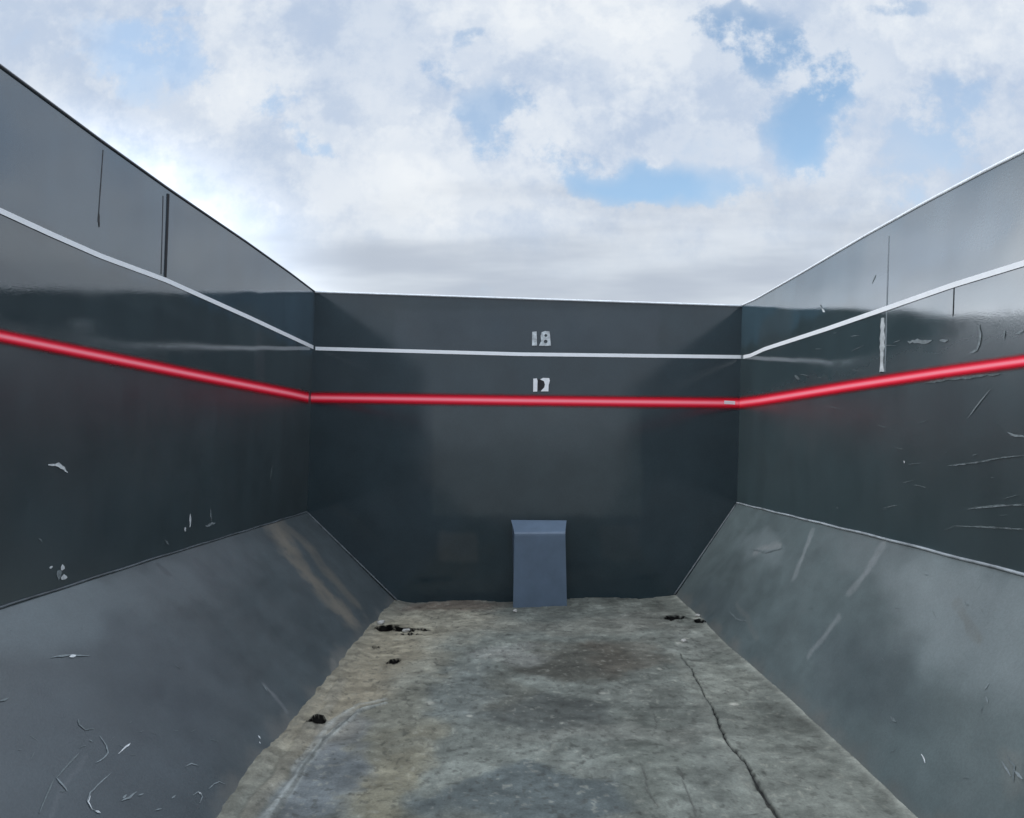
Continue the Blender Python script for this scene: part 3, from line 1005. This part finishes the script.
# ---- loose stones and lumps on the floor
def stone(p, r, seed, label, z=0.012, mat=M_stone):
    import bmesh
    bm = bmesh.new(); bmesh.ops.create_icosphere(bm, subdivisions=3, radius=1)
    rg = random.Random(seed); a, b, c_ = rg.uniform(.8, 1.3), rg.uniform(.7, 1.1), rg.uniform(.5, .8)
    cuts = [(Vector((rg.gauss(0, 1), rg.gauss(0, 1), rg.gauss(0, 1))).normalized(), rg.uniform(.6, .9)) for _ in range(9)]
    for w_ in bm.verts:
        for nn, d in cuts:
            e = w_.co.dot(nn) - d
            if e > 0: w_.co -= nn * e
        w_.co = Vector((w_.co.x * a, w_.co.y * b, w_.co.z * c_)) * r
    me = bpy.data.meshes.new('stone'); bm.to_mesh(me); bm.free()
    P = on_floor(p)
    # rest on the local height of the crust
    i = np.argmin(np.abs(ys - P[1])); j = np.argmin(np.abs(X[i] - P[0]))
    o = link('stone', me, mat); o.location = (P[0], P[1], float(Z[i, j]) + r * c_ * .55); o.rotation_euler = (0, 0, rg.uniform(0, 6))
    tag(o, label, 'stone', 'loose stones on the body floor'); return o


stone((381, 626), .022, 1, 'largest pale stone beside the black hole at the far left corner of the floor')
stone((406, 632), .018, 2, 'pale stone just right of the black hole in the far left of the floor')
stone((515, 609), .014, 3, 'small white lump at the left foot of the blue grey plate')
stone((698, 617), .014, 4, 'small grey stone in the far right corner of the floor')
stone((684, 641), .012, 5, 'tiny pale stone at the upper end of the long crack')
stone((290, 591 + 0), .0, 6, 'x') if False else None

# ------------------------------------------------------------------ ground outside
gv = [(-600, -600, -1.15), (600, -600, -1.15), (600, 600, -1.15), (-600, 600, -1.15)]
gd = link('ground', poly_mesh('ground', gv, [(0, 1, 2, 3)]), M_ground); tag(gd, kind='structure')

# ------------------------------------------------------------------ sky and sun
SUN_AZ, SUN_EL = -100, 40            # degrees left of straight ahead, elevation
w = bpy.data.worlds.new('World'); S.world = w; w.use_nodes = True
nt = w.node_tree; nt.nodes.clear()
outn = nt.nodes.new('ShaderNodeOutputWorld')
sky = nt.nodes.new('ShaderNodeTexSky'); sky.sky_type = 'NISHITA'; sky.sun_disc = False
sky.sun_elevation = math.radians(SUN_EL); sky.sun_rotation = math.radians(SUN_AZ)
sky.air_density = 1.0; sky.dust_density = 1.2; sky.ozone_density = 1.0
bgs = nt.nodes.new('ShaderNodeBackground'); bgs.inputs[1].default_value = .10
tint = vmath(nt, 'MULTIPLY', sky.outputs[0], (.99, 1.03, .95)); nt.links.new(tint.outputs[0], bgs.inputs[0])
dirv = nt.nodes.new('ShaderNodeTexCoord').outputs['Generated']
sep = nt.nodes.new('ShaderNodeSeparateXYZ'); nt.links.new(dirv, sep.inputs[0])
dx, dy, dz = sep.outputs
dyc = math_(nt, 'MAXIMUM', dy, .12)
u = math_(nt, 'DIVIDE', dx, dyc); v_ = math_(nt, 'DIVIDE', dz, dyc)
cmb = nt.nodes.new('ShaderNodeCombineXYZ'); nt.links.new(u, cmb.inputs[0]); nt.links.new(v_, cmb.inputs[1]); nt.links.new(math_(nt, 'MULTIPLY', dy, .6), cmb.inputs[2])
uv = cmb.outputs[0]
# domain warp
wn = noise(nt, 5.0, 5, .55, uv)
wv = vmath(nt, 'SUBTRACT', wn.outputs['Color'], (.5, .5, .5)); wv2 = vmath(nt, 'MULTIPLY', wv.outputs[0], (.24, .17, 0))
uvw = vmath(nt, 'ADD', uv, wv2.outputs[0]).outputs[0]


def skyblob(px, py, rx, ry, rot=0, soft=.35):
    cx, cy = (px - 530) / F, (443 - py) / F
    s1 = vmath(nt, 'SUBTRACT', uvw, (cx, cy, 0)).outputs[0]
    if rot:
        r = nt.nodes.new('ShaderNodeVectorRotate'); r.rotation_type = 'Z_AXIS'; r.inputs['Angle'].default_value = math.radians(-rot)
        nt.links.new(s1, r.inputs['Vector']); s1 = r.outputs[0]
    s2 = vmath(nt, 'MULTIPLY', s1, (F / rx, F / ry, 0)).outputs[0]
    ln = vmath(nt, 'LENGTH', s2).outputs['Value']
    return maprange(nt, ln, 1.25, soft, 0, 1, True)


def addall(L):
    acc = L[0]
    for x in L[1:]: acc = math_(nt, 'MAXIMUM', acc, x)
    return acc


def sc(x, k): return math_(nt, 'MULTIPLY', x, k)


blue = addall([
    sc(skyblob(655, 178, 115, 30, -6), 1.0), sc(skyblob(560, 150, 60, 30, 0), .5),
    sc(skyblob(818, 105, 42, 80, -8), 1.0), sc(skyblob(755, 40, 90, 42, -30), .9), sc(skyblob(700, 8, 60, 22, 0), .7), sc(skyblob(905, 4, 50, 16, 0), .45),
    sc(skyblob(140, 45, 78, 40, -15), .50), sc(skyblob(240, 85, 80, 28, -14), .50), sc(skyblob(185, 12, 28, 12, 0), .4), sc(skyblob(315, 135, 50, 12, -30), .45),
    sc(skyblob(490, 128, 50, 40, 0), .55), sc(skyblob(440, 65, 45, 22, -30), .45), sc(skyblob(485, 35, 30, 14, 30), .45),
    sc(skyblob(960, 120, 90, 60, 0), .34), sc(skyblob(380, 62, 18, 12, 0), .4), sc(skyblob(880, 180, 80, 30, 10), .22),
])
# cloud edges: the openings break up into puffs and wisps
wis = noise(nt, 6, 7, .66, uv)
fld = math_(nt, 'MULTIPLY_ADD', math_(nt, 'SUBTRACT', wis.outputs[0], .5), 3.4, math_(nt, 'MULTIPLY', math_(nt, 'POWER', blue, .7), .95))
edge = maprange(nt, fld, .34, .78, 0, 1, True)
blue = math_(nt, 'MULTIPLY', edge, math_(nt, 'MULTIPLY_ADD', blue, .80, .15), clamp=True)
front = maprange(nt, dy, .10, .30, 0, 1, True)
blue = math_(nt, 'MULTIPLY', blue, front)

# cloud shading
puff = noise(nt, 3.6, 5, .50, uvw)
bil = math_(nt, 'MULTIPLY', math_(nt, 'ABSOLUTE', math_(nt, 'SUBTRACT', puff.outputs[0], .5)), 5.5, clamp=True)
lay = noise(nt, 3.4, 6, .60, uv)
e1 = maprange(nt, lay.outputs[0], .46, .52, 0, 1, True)
e2 = maprange(nt, lay.outputs[0], .56, .61, 0, 1, True)
soft = maprange(nt, lay.outputs[0], .35, .70, 0, 1)
pf = math_(nt, 'MULTIPLY_ADD', e1, .30, math_(nt, 'MULTIPLY', bil, .22))
pf = math_(nt, 'MULTIPLY_ADD', e2, .16, pf)
pf = math_(nt, 'MULTIPLY_ADD', maprange(nt, wis.outputs[0], .60, .40, 0, 1, True), .38, pf, clamp=True)
rampc = nt.nodes.new('ShaderNodeMix'); rampc.data_type = 'RGBA'
nt.links.new(pf, rampc.inputs['Factor'])
rampc.inputs[6].default_value = (.50, .60, .76, 1); rampc.inputs[7].default_value = (.87, .91, .95, 1)
# grey layered base near the horizon
stn = nt.nodes.new('ShaderNodeMapping'); stn.inputs['Scale'].default_value = (1.2, 7.0, 1); nt.links.new(uv, stn.inputs[0])
st = noise(nt, 1.6, 4, .5, stn.outputs[0])
lowv = math_(nt, 'ADD', v_, maprange(nt, st.outputs[0], .3, .7, -.07, .07))
lowf = maprange(nt, lowv, .20, .42, 1, 0, True)
lowc = nt.nodes.new('ShaderNodeMix'); lowc.data_type = 'RGBA'
nt.links.new(maprange(nt, st.outputs[0], .38, .62, 0, 1, True), lowc.inputs['Factor'])
lowc.inputs[6].default_value = (.50, .56, .65, 1); lowc.inputs[7].default_value = (.68, .74, .81, 1)
cc = nt.nodes.new('ShaderNodeMix'); cc.data_type = 'RGBA'
nt.links.new(lowf, cc.inputs['Factor']); nt.links.new(rampc.outputs[2], cc.inputs[6]); nt.links.new(lowc.outputs[2], cc.inputs[7])
# sky brightness added: low left for the right wall's reflection, overhead, behind
sd = (math.sin(math.radians(SUN_AZ)) * math.cos(math.radians(SUN_EL)), math.cos(math.radians(SUN_AZ)) * math.cos(math.radians(SUN_EL)), math.sin(math.radians(SUN_EL)))
dt = vmath(nt, 'DOT_PRODUCT', dirv, sd).outputs['Value']
GD = Vector((-.72, 1, .20)).normalized()
ge = vmath(nt, 'LENGTH', vmath(nt, 'MULTIPLY', vmath(nt, 'SUBTRACT', cmb.outputs[0], (-.85, .10, 0)).outputs[0], (1 / .60, 1 / .42, 0)).outputs[0]).outputs['Value']
gl = math_(nt, 'MULTIPLY', maprange(nt, ge, 1.12, .2, 0, 3.2, True), maprange(nt, dy, .2, .35, 0, 1, True))
glb = maprange(nt, dy, .35, -.4, 0, .25, True)
gup = maprange(nt, dz, .58, .85, 0, 1.6, True)
EXPO = 1.25
kk = math_(nt, 'ADD', math_(nt, 'ADD', math_(nt, 'ADD', gl, 1.0), glb), gup)
bgc = nt.nodes.new('ShaderNodeBackground')
kk = math_(nt, 'MULTIPLY', kk, 2 ** -EXPO)
nt.links.new(cc.outputs[2], bgc.inputs[0]); nt.links.new(kk, bgc.inputs[1])
mx = nt.nodes.new('ShaderNodeMixShader')
nt.links.new(blue, mx.inputs[0]); nt.links.new(bgc.outputs[0], mx.inputs[1]); nt.links.new(bgs.outputs[0], mx.inputs[2])
nt.links.new(mx.outputs[0], outn.inputs[0])

sl = bpy.data.lights.new('sun', 'SUN'); sl.energy = .5; sl.angle = math.radians(22); sl.color = (1, .985, .96)
so = bpy.data.objects.new('sun', sl); COL.objects.link(so)
so.rotation_euler = Vector(sd).to_track_quat('Z', 'Y').to_euler()

S.view_settings.view_transform = 'Standard'; S.view_settings.look = 'None'
S.view_settings.gamma = 1; S.view_settings.exposure = EXPO
w.cycles.sampling_method = 'MANUAL'; w.cycles.sample_map_resolution = 512
S.cycles.max_bounces = 6; S.cycles.glossy_bounces = 3; S.cycles.diffuse_bounces = 4
S.view_settings.use_curve_mapping = False
print('heights', LA[2], RA[2], LB[2], RB[2], 'depth', LA[1], RA[1], 'x', LA[0], RA[0])
